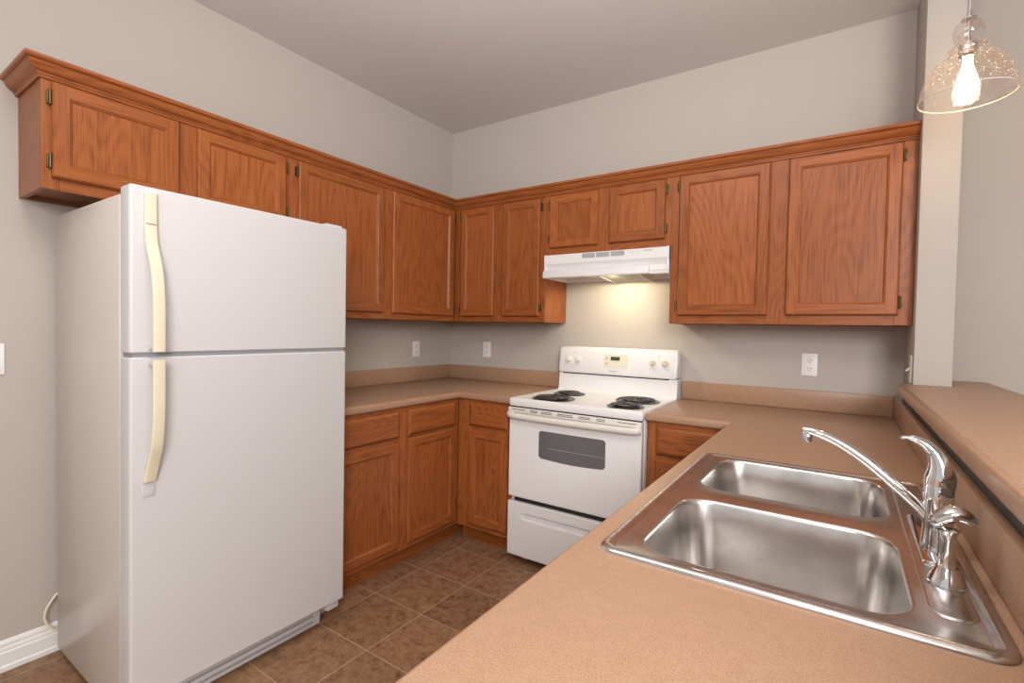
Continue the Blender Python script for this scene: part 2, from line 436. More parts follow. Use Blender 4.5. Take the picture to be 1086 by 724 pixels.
# ------------------------------------------------------------------ cabinets
def door_mesh(w, h, s=0.055, t=0.019):
    """five-piece door in local coordinates: x width, z height, front at y=-t"""
    b = newbm()
    lv = [(0.0, 0.0), (0.0, -t+0.008), (0.003, -t+0.0025), (0.007, -t)]
    inn = [(s-0.010, -t), (s-0.007, -t+0.003), (s-0.005, -t+0.0035), (s, -t+0.010)]
    def ring(i, y): return [b.verts.new(p) for p in ((i, y, i), (w-i, y, i), (w-i, y, h-i), (i, y, h-i))]
    rs = [ring(*p) for p in lv]
    for A, B in zip(rs, rs[1:]):
        for k in range(4):
            f = b.faces.new((A[k], A[(k+1) % 4], B[(k+1) % 4], B[k])); f.material_index = 1 if k in (0, 2) else 0
    b.faces.new(rs[0][::-1])
    o, i = 0.007, s-0.010
    quad(b, ((o, -t, o), (i, -t, o), (i, -t, h-o), (o, -t, h-o)), 0)
    quad(b, ((w-i, -t, o), (w-o, -t, o), (w-o, -t, h-o), (w-i, -t, h-o)), 0)
    quad(b, ((i, -t, o), (w-i, -t, o), (w-i, -t, i), (i, -t, i)), 1)
    quad(b, ((i, -t, h-i), (w-i, -t, h-i), (w-i, -t, h-o), (i, -t, h-o)), 1)
    rs = [ring(*p) for p in inn]
    for A, B in zip(rs, rs[1:]):
        for k in range(4):
            f = b.faces.new((A[k], A[(k+1) % 4], B[(k+1) % 4], B[k])); f.material_index = 1 if k in (0, 2) else 0
    return b
def panel_mesh(w, h, s=0.055, t=0.019):
    b = newbm(); box(b, s-0.001, w-s+0.001, -t+0.010, -t+0.014, s-0.001, h-s+0.001); return b
def drawer_mesh(w, h, t=0.019):
    b = newbm()
    def ring(i, y): return [b.verts.new(p) for p in ((i, y, i), (w-i, y, i), (w-i, y, h-i), (i, y, h-i))]
    rs = [ring(0, 0), ring(0, -t+0.010), ring(0.003, -t+0.006), ring(0.013, -t+0.0015), ring(0.015, -t)]
    rings_faces(b, rs, 0); b.faces.new(rs[0][::-1]); b.faces.new(rs[-1])
    return b
def hinge_mesh(x, z, side):
    """brass knuckle at the door edge plus the leaf screwed to the frame"""
    b = newbm(); s = -1 if side == 'l' else 1
    tube(b, [(x+s*0.004, -0.012, z-0.026), (x+s*0.004, -0.012, z-0.024), (x+s*0.004, -0.012, z+0.024), (x+s*0.004, -0.012, z+0.026)], [0.0025, 0.0048, 0.0048, 0.0025], 10)
    x0, x1 = sorted((x+s*0.001, x+s*0.012))
    box(b, x0, x1, -0.009, 0.0, z-0.022, z+0.022, bev=0.001)
    return b
def cabinet(name, label, loc, rotz, W, z0, z1, depth, stiles, rails, doors=(), drawers=(), toe=False, sides=(True, True), group=None, back=True):
    r = thing(name, label, 'cabinet', loc, rotz, group)
    b = newbm()
    # face frame: stiles full height (grain up), rails between them (grain across)
    for x0, x1 in stiles: box(b, x0, x1, 0.0, 0.019, z0, z1, 0, 0.0015, 1)
    for (xa, xb) in zip([s[1] for s in stiles[:-1]], [s[0] for s in stiles[1:]]):
        for ra, rb in rails: box(b, xa, xb, 0.0004, 0.019, ra, rb, 1)
    obj('face_frame', b, [WZ, WX], r, local=True)
    b = newbm()
    zb = z0+(0.018 if not toe else 0.0)
    if sides[0]: box(b, 0.0, 0.016, 0.019, depth, z0, z1, 0)
    if sides[1]: box(b, W-0.016, W, 0.019, depth, z0, z1, 0)
    a0 = 0.016 if sides[0] else 0.0; a1 = W-(0.016 if sides[1] else 0.0)
    box(b, a0, a1, 0.019, depth-0.008, zb, zb+0.012, 2)
    if not toe: box(b, a0, a1, 0.019, depth-0.008, z1-0.012, z1, 1)
    if back: box(b, a0, a1, depth-0.008, depth-0.001, z0, z1, 1)
    obj('carcass', b, [WZ, WD, WPLY], r, local=True)
    if toe:
        b = newbm(); box(b, 0.0, W, 0.058, 0.072, 0.0, z0+0.002); obj('toe_kick', b, [WX], r, local=True)
    for (x0, x1, a, c, side) in doors:
        w, h = x1-x0, c-a
        d = obj('door', door_mesh(w, h), [WZ, WX], r, local=True, smooth=30); d.location = (x0, -0.0005, a)
        obj('door_panel', panel_mesh(w, h), [WZ], d, local=True)
        if side:
            for hz in ((0.055, h-0.055)):
                obj('hinge', hinge_mesh(0.0 if side == 'l' else w, hz, side), BRASS, d, local=True)
    for (x0, x1, a, c) in drawers:
        d = obj('drawer', drawer_mesh(x1-x0, c-a), [WX], r, local=True, smooth=30); d.location = (x0, -0.0005, a)
    return r
DU = 0.281; ZT = 2.133; HALF = PI/2
# over the refrigerator (faces +x): local x = world y + 2.42
y0 = -2.42
cabinet('wall_cabinet', 'short oak wall cabinet with two wide low doors above the refrigerator', (DU, y0, 0), HALF, 0.906, 1.745, ZT, DU-0.001,
        [(0, 0.046), (0.400, 0.494), (0.860, 0.906)], [(1.745, 1.795), (2.090, ZT)],
        [(0.025, 0.414, 1.784, 2.108, 'l'), (0.479, 0.874, 1.784, 2.108, 'r')], group='oak wall cabinets')
y0 = -1.514
cabinet('wall_cabinet', 'tall oak wall cabinet with two wide doors filling the wall between refrigerator and room corner', (DU, y0, 0), HALF, 1.514, 1.341, ZT, DU-0.001,
        [(0, 0.046), (0.568, 0.662), (1.190, 1.2325)], [(1.341, 1.392), (2.090, ZT)],
        [(0.032, 0.581, 1.378, 2.108, 'l'), (0.649, 1.203, 1.378, 2.108, 'r')], group='oak wall cabinets')
cabinet('wall_cabinet', 'tall oak wall cabinet with two narrow doors between room corner and range hood', (DU+0.001, -DU, 0), 0, 1.012-DU-0.0015, 1.341, ZT, DU-0.001,
        [(0.0005, 0.075), (0.330, 0.420), (0.690, 0.7295)], [(1.341, 1.392), (2.090, ZT)],
        [(0.063, 0.343, 1.378, 2.106, 'l'), (0.412, 0.692, 1.378, 2.106, 'r')], sides=(False, True), group='oak wall cabinets')
cabinet('wall_cabinet', 'small oak wall cabinet with two square doors directly above the range hood', (1.012, -DU, 0), 0, 0.762, 1.750, ZT, DU-0.001,
        [(0, 0.045), (0.335, 0.425), (0.718, 0.762)], [(1.750, 1.803), (2.090, ZT)],
        [(0.028, 0.345, 1.791, 2.106, 'l'), (0.414, 0.731, 1.791, 2.106, 'r')], sides=(False, False), group='oak wall cabinets')
cabinet('wall_cabinet', 'large oak wall cabinet with two tall doors above the sink counter, ending at the column', (1.774, -DU, 0), 0, XS-1.774-0.002, 1.341, ZT, DU-0.001,
        [(0, 0.055), (0.455, 0.550), (0.945, XS-1.774-0.002)], [(1.341, 1.396), (2.090, ZT)],
        [(0.042, 0.466, 1.383, 2.108, 'l'), (0.540, 0.959, 1.384, 2.108, 'r')], group='oak wall cabinets')
# crown moulding swept round the tops
def sweep(bm, path, prof, mats_idx):
    P = [Vector(p) for p in path]; n = len(P); cols = []
    for i in range(n):
        ns = []
        if i > 0: e = (P[i]-P[i-1]).normalized(); ns.append(Vector((e.y, -e.x)))
        if i < n-1: e = (P[i+1]-P[i]).normalized(); ns.append(Vector((e.y, -e.x)))
        if len(ns) == 2: m = (ns[0]+ns[1])/(1+ns[0].dot(ns[1]))
        else: m = ns[0]
        cols.append([bm.verts.new((P[i].x+m.x*o, P[i].y+m.y*o, z)) for o, z in prof])
    for i in range(n-1):
        for k in range(len(prof)-1):
            f = bm.faces.new((cols[i][k], cols[i+1][k], cols[i+1][k+1], cols[i][k+1])); f.material_index = mats_idx[i]
    for c in (cols[0], cols[-1]):
        bm.faces.new(c)
b = newbm()
prof = [(0.0, 2.112), (0.007, 2.112), (0.009, 2.119), (0.013, 2.123), (0.013, 2.127), (0.018, 2.129), (0.026, 2.135), (0.033, 2.145), (0.037, 2.156),
        (0.041, 2.157), (0.046, 2.160), (0.048, 2.164), (0.048, 2.172), (0.044, 2.175), (0.0, 2.175)]
sweep(b, [(0.001, -2.4205), (DU+0.0005, -2.4205), (DU+0.0005, -DU-0.0005), (XS-0.001, -DU-0.0005)], prof, [0, 1, 0])
tag(obj('crown_moulding', b, [WX, WY], smooth=25), 'stepped oak crown moulding running along the tops of all wall cabinets', 'moulding', kind='thing')

# base cabinets
FB = 0.612
y0 = -1.53
cabinet('base_cabinet', 'oak base cabinet with two drawers over two doors, between refrigerator and corner', (FB, y0, 0), HALF, 1.53, 0.098, 0.876, FB-0.002,
        [(0, 0.05), (0.412, 0.506), (0.868, 0.9175)], [(0.098, 0.145), (0.680, 0.728), (0.838, 0.876)],
        [(0.03, 0.425, 0.128, 0.690, None), (0.490, 0.881, 0.128, 0.700, None)],
        [(0.03, 0.425, 0.711, 0.853), (0.490, 0.881, 0.713, 0.855)], toe=True, group='oak base cabinets')
cabinet('base_cabinet', 'narrow oak base cabinet with one drawer and one door, beside the stove in the corner', (FB+0.001, -FB, 0), 0, 1.012-FB-0.001, 0.098, 0.876, FB-0.002,
        [(0.0005, 0.105), (0.360, 0.399)], [(0.098, 0.145), (0.680, 0.728), (0.838, 0.876)],
        [(0.093, 0.373, 0.130, 0.697, None)], [(0.093, 0.373, 0.718, 0.853)], toe=True, sides=(False, True), group='oak base cabinets')
cabinet('base_cabinet', 'oak base cabinet on the far side of the stove, under the sink counter', (1.786, -FB, 0), 0, 0.386, 0.098, 0.876, FB-0.002,
        [(0, 0.052), (0.335, 0.386)], [(0.098, 0.145), (0.680, 0.728), (0.838, 0.876)],
        [(0.042, 0.345, 0.130, 0.697, None)], [(0.042, 0.345, 0.718, 0.853)], toe=True, group='oak base cabinets')

# ------------------------------------------------------------------ countertops
NOSE = [(0.0, -0.038), (0.0, -0.016), (0.0018, -0.009), (0.006, -0.0035), (0.013, 0.0)]
NOSE = [(0.004, -0.038), (0.0008, -0.034)]+[(0.0, -0.028)]+NOSE[1:]
def slab(bm, poly, ztop, nose, holes=()):
    rs = [[bm.verts.new((x, y, ztop+dz)) for x, y in inset_poly(poly, i)] for i, dz in nose]
    rings_faces(bm, rs)
    top, bot = [], []
    for h in holes:
        t = [bm.verts.new((x, y, ztop)) for x, y in h]; u = [bm.verts.new((x, y, ztop+nose[0][1])) for x, y in h]
        rings_faces(bm, [t, u]); top.append(t); bot.append(u)
    fill_between(bm, [rs[-1]]+top); fill_between(bm, [rs[0]]+bot)
ZC = 0.914
r = thing('countertop', 'tan laminate countertop wrapping the corner between refrigerator and stove', 'countertop', (0.3, -0.9, 0.876), group='tan laminate countertops')
b = newbm(); slab(b, [(0.001, -1.53), (0.635, -1.53), (0.635, -0.635), (1.0135, -0.635), (1.0135, -0.001), (0.001, -0.001)], ZC, NOSE)
obj('worktop', b, LAM, r)
b = newbm(); box(b, 0.001, 0.020, -1.53, -0.001, ZC+0.0005, 1.014, bev=0.003); box(b, 0.0202, 1.0135, -0.020, -0.001, ZC+0.0005, 1.014, bev=0.003)
obj('backsplash', b, LAM, r)
XP = 2.148; SY0, SY1, SX0, SX1 = -2.128, -1.288, 2.196, 2.735
r = thing('countertop', 'tan laminate countertop holding the steel sink and meeting the stove', 'countertop', (2.4, -1.4, 0.876), group='tan laminate countertops')
b = newbm(); slab(b, [(1.7795, -0.635), (XP, -0.635), (XP, -2.76), (2.766, -2.76), (2.766, -0.361), (XS-0.001, -0.361), (XS-0.001, -0.001), (1.7795, -0.001)], ZC, NOSE,
                  holes=[rrect(SX0+0.018, SX1-0.014, SY0+0.018, SY1-0.018, 0.03)])
obj('worktop', b, LAM, r)
b = newbm(); box(b, 1.7795, 2.748, -0.020, -0.001, ZC+0.0005, 1.014, bev=0.003)
box(b, 2.748, 2.7665, -2.76, -0.001, ZC+0.0005, 1.016, bev=0.006)
obj('backsplash', b, LAM, r)
# bar ledge on the half wall, notched round the column
b = newbm()
slab(b, [(2.735, -2.80), (3.078, -2.80), (3.078, -0.001), (2.9065, -0.001), (2.9065, -0.362), (2.735, -0.362)], 1.103,
     [(0.006, -0.040), (0.001, -0.036), (0.0, -0.030), (0.0, -0.016), (0.002, -0.008), (0.007, -0.0025), (0.014, 0.0)])
tag(obj('bar_countertop', b, LAM), 'raised tan laminate bar ledge on the half wall behind the sink', 'countertop')
# sub-base of the peninsula, carrying the sink counter
r = thing('sink_cabinet', 'oak base cabinet under the peninsula counter that holds the sink', 'cabinet', (XP+0.024, -2.74, 0))
b = newbm(); box(b, XP+0.024, XP+0.043, -2.74, -0.66, 0.098, 0.876); box(b, XP+0.043, 2.766, -2.74, -2.722, 0.0, 0.876)
box(b, XP+0.043, 2.766, -2.722, -0.66, 0.098, 0.112)
obj('carcass', b, WZ, r)
b = newbm(); box(b, XP+0.08, XP+0.095, -2.722, -0.66, 0.0, 0.098); obj('toe_kick', b, WY, r)

# ------------------------------------------------------------------ sink
r = thing('kitchen_sink', 'double bowl stainless steel drop-in sink in the peninsula counter', 'sink', (2.45, -1.7, 0.914))
b = newbm()
def vloop(pts, z): return [b.verts.new((x, y, z)) for x, y in pts]
def rr(i, rad, z): return vloop(rrect(SX0+i, SX1-i, SY0+i, SY1-i, max(rad, 0.004), 8), z)
rim = [rr(0.0, 0.034, 0.9146), rr(0.0006, 0.034, 0.9175), rr(0.004, 0.031, 0.9205), rr(0.010, 0.026, 0.9215), rr(0.017, 0.020, 0.9208), rr(0.0205, 0.017, 0.9175), rr(0.024, 0.014, 0.9165)]
rings_faces(b, rim)
def bowl(x0, x1, ya, yb):
    def lp(i, rad, z): return vloop(rrect(x0+i, x1-i, ya+i, yb-i, rad, 8), z)
    rs = [lp(0.0, 0.070, 0.9165), lp(0.003, 0.067, 0.9157), lp(0.006, 0.064, 0.913), lp(0.008, 0.062, 0.908), lp(0.013, 0.060, 0.84), lp(0.019, 0.058, 0.775),
          lp(0.023, 0.055, 0.755), lp(0.030, 0.050, 0.741), lp(0.041, 0.042, 0.732), lp(0.055, 0.035, 0.729)]
    rings_faces(b, rs)
    c = ((x0+x1)/2, (ya+yb)/2)
    dr = [b.verts.new((c[0]+0.043*math.cos(2*PI*k/36), c[1]+0.043*math.sin(2*PI*k/36), 0.726)) for k in range(36)]
    fill_between(b, [rs[-1], dr]); b.faces.new(dr)
    return rs[0], c
l1, c1 = bowl(2.246, 2.643, -1.657, -1.316)
l2, c2 = bowl(2.246, 2.643, -2.088, -1.742)
fill_between(b, [rim[-1], l1, l2])
obj('basin', b, STEEL, r, smooth=50)
b = newbm()
pts = rrect(2.655, 2.7105, -2.045, -1.36, 0.026, 8)
rs = [vloop(pts, 0.9163), vloop(inset_poly(pts, 0.002), 0.9185), vloop(inset_poly(pts, 0.004), 0.919)]
rings_faces(b, rs); b.faces.new(rs[-1])
obj('faucet_ledge', b, STEEL, r, smooth=50)
for c in (c1, c2):
    b = newbm(); lathe(b, [(0.0, 0.7285), (0.012, 0.7285), (0.014, 0.727), (0.036, 0.727), (0.042, 0.7305), (0.046, 0.7305), (0.047, 0.7275)], (c[0], c[1], 0), 32)
    obj('drain_strainer', b, CHROME, r)

# ------------------------------------------------------------------ faucet
FX, FY, FZ = 2.691, -1.800, 0.919
r = thing('kitchen_faucet', 'chrome single-lever kitchen faucet with long low spout on the sink ledge', 'faucet', (FX, FY, FZ))
b = newbm()
pts = rrect(FX-0.026, FX+0.022, FY-0.082, FY+0.205, 0.0235, 8)
rs = [vloop(pts, FZ+0.0002), vloop(pts, FZ+0.004), vloop(inset_poly(pts, 0.003), FZ+0.0075), vloop(inset_poly(pts, 0.010), FZ+0.010)]
rings_faces(b, rs); b.faces.new(rs[-1]); obj('deck_plate', b, CHROME, r, smooth=60)
b = newbm(); lathe(b, [(0.0235, 0.006), (0.0237, 0.014), (0.0228, 0.020), (0.0212, 0.046), (0.0212, 0.0465), (0.0200, 0.047), (0.0200, 0.0490), (0.0212, 0.0495), (0.0212, 0.092), (0.0200, 0.0925), (0.0200, 0.0935), (0.0212, 0.094),
                       (0.0214, 0.119), (0.0205, 0.1215), (0.0, 0.1215)], (FX, FY, FZ), 36)
obj('body', b, CHROME, r, smooth=40)
b = newbm()
sp = catmull([(FX-0.012, FY, 0.982), (2.662, FY+0.002, 1.000), (2.620, FY+0.004, 1.037), (2.587, FY+0.005, 1.064), (2.548, FY+0.007, 1.089), (2.508, FY+0.008, 1.105), (2.486, FY+0.009, 1.107)], 7)
tube(b, sp, [0.0115, 0.0085], 16, ry=[0.0110, 0.0072]); obj('spout', b, CHROME, r, smooth=60)
b = newbm(); lathe(b, [(0.0, 0.0), (0.0085, 0.0), (0.0092, 0.002), (0.0092, 0.012), (0.0088, 0.013), (0.0088, 0.018), (0.0, 0.019)], (2.492, FY+0.009, 1.086), 20)
obj('aerator', b, CHROME, r)
# lever: dome that flows up and forward into a curved blade
b = newbm()
lv = catmull([(FX, FY, 1.0395), (FX+0.001, FY, 1.055), (FX-0.001, FY, 1.075), (FX-0.009, FY, 1.095), (FX-0.023, FY, 1.109), (FX-0.040, FY+0.001, 1.1155), (FX-0.057, FY+0.001, 1.1145)], 7)
n = len(lv)
def lerp_tab(tab, t):
    for (a, va), (c, vc) in zip(tab, tab[1:]):
        if t <= c: return va+(vc-va)*(t-a)/(c-a)
    return tab[-1][1]
rw = [lerp_tab([(0, 0.0225), (0.15, 0.0228), (0.33, 0.0185), (0.5, 0.0135), (0.8, 0.0115), (0.95, 0.009), (1, 0.004)], i/(n-1)) for i in range(n)]
rt = [lerp_tab([(0, 0.0225), (0.15, 0.0225), (0.33, 0.0165), (0.5, 0.0105), (0.8, 0.0055), (0.95, 0.0035), (1, 0.002)], i/(n-1)) for i in range(n)]
tube(b, lv, rw, 20, ry=rt, up=(1, 0, 0)); obj('lever', b, CHROME, r, smooth=60)

SPX, SPY = 2.687, -1.928
r = thing('side_sprayer', 'chrome pull-out side sprayer standing in front of the faucet', 'sprayer', (SPX, SPY, FZ))
b = newbm(); lathe(b, [(0.0, 0.0002), (0.0245, 0.0002), (0.0245, 0.003), (0.0230, 0.007), (0.0185, 0.017), (0.0150, 0.024), (0.0135, 0.027), (0.0, 0.027)], (SPX, SPY, FZ), 32)
obj('base', b, CHROME, r, smooth=30)
b = newbm(); lathe(b, [(0.0, 0.0265), (0.0115, 0.0265), (0.0100, 0.034), (0.0092, 0.050), (0.0095, 0.066), (0.0115, 0.078), (0.0150, 0.084), (0.0, 0.086)], (SPX, SPY, FZ), 28)
obj('handle', b, CHROME, r, smooth=50)
b = newbm()
hd = catmull([(SPX-0.020, SPY-0.002, FZ+0.088), (SPX-0.010, SPY, FZ+0.099), (SPX+0.005, SPY, FZ+0.109), (SPX+0.019, SPY, FZ+0.107), (SPX+0.031, SPY, FZ+0.100)], 6)
n = len(hd)
rw = [lerp_tab([(0, 0.006), (0.15, 0.0135), (0.45, 0.0165), (0.8, 0.0145), (1, 0.010)], i/(n-1)) for i in range(n)]
rt = [lerp_tab([(0, 0.005), (0.15, 0.011), (0.45, 0.0125), (0.8, 0.009), (1, 0.005)], i/(n-1)) for i in range(n)]
tube(b, hd, rw, 20, ry=rt); obj('spray_head', b, CHROME, r, smooth=60)

# ------------------------------------------------------------------ refrigerator
FY0, FY1 = -2.33, -1.548
r = thing('refrigerator', 'white top-freezer refrigerator with yellowed cream handles against the wall', 'refrigerator', (0.4, -1.94, 0))
b = newbm(); box(b, 0.045, 0.672, FY0+0.002, FY1-0.002, 0.025, 1.693, bev=0.006)
for yy in (FY0+0.06, FY1-0.06):
    for xx in (0.12, 0.60): box(b, xx, xx+0.05, yy-0.02, yy+0.02, 0.0, 0.028)
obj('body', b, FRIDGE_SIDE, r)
b = newbm(); box(b, 0.672, 0.685, FY0+0.012, FY1-0.012, 0.10, 1.690, bev=0.0)
obj('gasket', b, GREYP, r)
def fdoor(z0, z1):
    b = newbm()
    pts = rrect(0.685, 0.760, FY0, FY1, 0.010, 5)
    rs = [vl(b, inset_poly(pts, 0.004), z0), vl(b, pts, z0+0.004), vl(b, pts, z1-0.005), vl(b, inset_poly(pts, 0.005), z1)]
    rings_faces(b, rs); b.faces.new(rs[0][::-1]); b.faces.new(rs[-1]); return b
def vl(b, pts, z): return [b.verts.new((x, y, z)) for x, y in pts]
frz = obj('freezer_door', fdoor(1.200, 1.712), FRIDGE_W, r)
frd = obj('refrigerator_door', fdoor(0.104, 1.187), FRIDGE_W, r)
b = newbm(); box(b, 0.690, 0.752, FY0+0.01, FY1-0.01, 1.1872, 1.1998); obj('divider_strip', b, GREYP, r)
def sweep_flat(pts, wy, tx, bev=0.004):
    """flat strap: pts = (x, y, z) of its centre line, width along y, thickness along x"""
    b = newbm(); P = catmull(pts, 8); n = len(P); rings = []
    for i in range(n):
        w = wy(i/(n-1)) if callable(wy) else wy
        prof = rrect(-tx/2, tx/2, -w/2, w/2, bev, 3)
        t = (P[min(i+1, n-1)]-P[max(i-1, 0)]).normalized(); nx = Vector((abs(t.z), 0, -t.x*(1 if t.z > 0 else -1)))
        rings.append([b.verts.new(P[i]+nx*a+Vector((0, c, 0))) for a, c in prof])
    rings_faces(b, rings); b.faces.new(rings[0][::-1]); b.faces.new(rings[-1]); return b
hy = -2.272
h = obj('handle', sweep_flat([(0.767, hy-0.006, 1.692), (0.767, hy-0.006, 1.640), (0.769, hy-0.006, 1.575), (0.777, hy-0.005, 1.525), (0.795, hy-0.001, 1.465), (0.807, hy+0.001, 1.38), (0.810, hy+0.001, 1.30), (0.810, hy+0.001, 1.206)],
                             0.033, 0.014), CREAM, r)
h['label'] = 'cream freezer handle'
t = text('logo', 'Kenmore', 0.0075, (0.7760, hy-0.006, 1.597), (PI/2, 0, PI/2), INK, h)
h = obj('handle', sweep_flat([(0.810, hy+0.001, 1.182), (0.810, hy+0.001, 1.10), (0.808, hy+0.001, 1.01), (0.799, hy, 0.92), (0.783, hy-0.003, 0.865), (0.770, hy-0.007, 0.815), (0.767, hy-0.008, 0.802)],
                             0.033, 0.014), CREAM, r)
h['label'] = 'cream refrigerator handle'
b = newbm()
box(b, 0.760, 0.7625, hy-0.026, hy+0.008, 0.752, 0.790, bev=0.001); obj('handle_trim', b, FRIDGE_W, r)
for za in (1.210, 1.160):
    b = newbm(); box(b, 0.760, 0.803, hy-0.010, hy+0.014, za, za+0.016, bev=0.003); obj('handle_mount', b, FRIDGE_W, r)
# hinge covers and kick grille
b = newbm(); pts = [(0.63, FY1-0.10), (0.752, FY1-0.10), (0.752, FY1-0.022), (0.63, FY1-0.022)]
prism(b, pts, lambda a, c, d: (a, c, d), 1.6935, 1.722, bev=0.006); obj('hinge_cover', b, FRIDGE_W, r)
b = newbm(); box(b, 0.672, 0.742, FY1-0.070, FY1-0.012, 0.066, 0.1035, bev=0.006); obj('bottom_hinge', b, FRIDGE_W, r)
b = newbm(); box(b, 0.655, 0.715, FY0+0.01, FY1-0.085, 0.018, 0.092, bev=0.006)
for k in range(2): box(b, 0.715, 0.7175, FY0+0.03, FY1-0.12, 0.036+0.024*k, 0.044+0.024*k, 1)
obj('kick_grille', b, [FRIDGE_W, GREYP], r)
b = newbm(); lathe(b, [(0, 0.0), (0.003, 0), (0.003, 0.0015), (0, 0.0018)], (0.7602, -1.585, 1.04), 12, M=Matrix.Rotation(PI/2, 3, 'Y'))
obj('screw_cap', b, CREAM, r)
b = newbm(); tube(b, catmull([(0.022, -2.20, 0.27), (0.025, -2.30, 0.245), (0.03, -2.345, 0.205), (0.032, -2.362, 0.155), (0.034, -2.342, 0.103), (0.036, -2.30, 0.075), (0.04, -2.2, 0.06)], 8), 0.0042, 10)
tag(obj('power_cord', b, CREAM, smooth=60), 'cream power cord looping out behind the refrigerator above the baseboard', 'cord')

# ------------------------------------------------------------------ range
X0, X1 = 1.0165, 1.7765; YD = -0.660
r = thing('electric_range', 'white freestanding electric range with four black coil burners', 'stove', (1.397, -0.33, 0))
b = newbm(); box(b, X0+0.004, X1-0.002, -0.622, -0.012, 0.03, 0.890, bev=0.002)
for xx in (X0+0.05, X1-0.09):
    for yy in (-0.58, -0.09): box(b, xx, xx+0.04, yy, yy+0.04, 0.0, 0.031)
obj('body', b, WHITE, r)
# cooktop with a rolled rim
b = newbm()
pts = rrect(X0, X1, -0.664, -0.075, 0.012, 5)
def cr(i, rad, z): return vl(b, rrect(X0+i, X1-i, -0.664+i, -0.075-i, rad, 5), z)
rs = [cr(0.004, 0.010, 0.874), cr(0, 0.012, 0.880), cr(0, 0.012, 0.906), cr(0.003, 0.012, 0.9145), cr(0.010, 0.016, 0.918), cr(0.022, 0.020, 0.9165), cr(0.034, 0.024, 0.913)]
rings_faces(b, rs); b.faces.new(rs[0][::-1]); b.faces.new(rs[-1]); obj('cooktop', b, WHITE, r, smooth=50)
b = newbm(); box(b, X0+0.012, X1-0.012, -0.655, -0.620, 0.864, 0.8745); obj('vent_gap', b, DARK, r)
# backguard: riser with a cove, then the tilted console
b = newbm()
prof = [(-0.012, 0.905), (-0.125, 0.905), (-0.125, 0.9145), (-0.108, 0.918), (-0.097, 0.927), (-0.093, 0.945), (-0.088, 1.024), (-0.012, 1.024)]
prism(b, prof, lambda a, z, d: (d, a, z), X0+0.004, X1-0.001); obj('backguard', b, WHITE, r)
b = newbm(); box(b, X0+0.03, X1-0.05, -0.0895, -0.080, 1.0195, 1.0265); obj('console_gap', b, DARK, r)
b = newbm()
prof = [(-0.014, 1.0265), (-0.094, 1.0265), (-0.099, 1.031), (-0.100, 1.036), (-0.083, 1.165), (-0.077, 1.182), (-0.066, 1.190), (-0.040, 1.193), (-0.014, 1.190)]
# end caps rounded: sweep three sections
def csec(x, sx, s): return [b.verts.new((x+sx*s, -0.055+(a+0.055)*(1-0.10*s), 1.109+(z-1.109)*(1-0.10*s))) for a, z in prof]
rs = [csec(X0+0.003, 0, 1.0), csec(X0+0.006, 0, 0.45), csec(X0+0.014, 0, 0.0), csec(X1-0.016, 0, 0.0), csec(X1-0.008, 0, 0.45), csec(X1-0.005, 0, 1.0)]
rings_faces(b, rs); b.faces.new(rs[0]); b.faces.new(rs[-1][::-1]); con = obj('console', b, WHITE, r, smooth=50)
# things on the tilted face: local frame
tilt = math.atan2(0.017, 0.129)
def onface(z, out=0.0):
    y = -0.100+(z-1.036)*(0.017/0.129); return Vector((0, y-out*math.cos(tilt), z+out*math.sin(tilt)*-1))
FR = Matrix.Rotation(-tilt, 3, 'X')
def knob(x, z, m):
    b = newbm(); c = onface(z); c.x = x
    M = FR @ Matrix.Rotation(PI/2, 3, 'X')
    lathe(b, [(0.0, 0.0), (0.0195, 0.0), (0.0195, 0.004), (0.0165, 0.006), (0.0155, 0.016), (0.0135, 0.019), (0.0, 0.0195)], c, 28, M=M)
    k = obj('knob', b, m, r, smooth=40)
    b = newbm(); box(b, -0.004, 0.004, -0.030, -0.018, -0.0145, 0.0145, bev=0.002)
    bmesh.ops.transform(b, matrix=FR.to_4x4(), verts=b.verts); bmesh.ops.translate(b, verts=b.verts, vec=c)
    obj('grip', b, m, k)
    b = newbm()
    for dx in (-0.016, 0.0, 0.014):
        p = onface(z-0.031-abs(dx)*0.1, 0.0002)
        box(b, x+dx-0.004, x+dx+0.003, p.y-0.0003, p.y+0.001, p.z-0.0018, p.z+0.0018)
    obj('dial_mark', b, INKL, k)
for x, m in ((1.088, OFFW), (1.156, OFFW), (1.632, CREAM), (1.705, CREAM)): knob(x, 1.113, m)
b = newbm()
p0 = onface(1.114); M4 = Matrix.Translation(p0) @ FR.to_4x4()
pts = rrect(1.328, 1.480, -0.040, 0.040, 0.008, 4)
prism(b, pts, lambda a, c, d: (a, d, c), -0.0016, 0.001)
bmesh.ops.transform(b, matrix=M4, verts=b.verts); pad = obj('control_pad', b, PADM, r)
b = newbm(); box(b, 1.372, 1.430, -0.0024, -0.001, 0.002, 0.025); bmesh.ops.transform(b, matrix=M4, verts=b.verts); obj('display', b, LCD, pad)
b = newbm()
for xx, zz in ((1.347, 0.014), (1.347, -0.018), (1.378, -0.020), (1.400, -0.020), (1.422, -0.020), (1.455, 0.014), (1.455, -0.018)):
    prism(b, rrect(xx-0.007, xx+0.007, zz-0.006, zz+0.006, 0.0055, 3), lambda a, c, d: (a, d, c), -0.0024, -0.001, 0 if xx < 1.43 and zz != -0.020 else 1)
bmesh.ops.transform(b, matrix=M4, verts=b.verts); obj('button', b, [VENTG, OFFW], pad)
q = onface(1.052, 0.0008); q.x = 1.394
text('logo', 'Kenmore', 0.0125, q, (PI/2-tilt, 0, 0), INK, con)
for xx in (1.125, 1.668):
    b = newbm(); q = onface(1.155, 0.0004); box(b, xx-0.003, xx+0.003, q.y-0.0004, q.y+0.001, q.z-0.003, q.z+0.003); obj('indicator_mark', b, INKL, con)
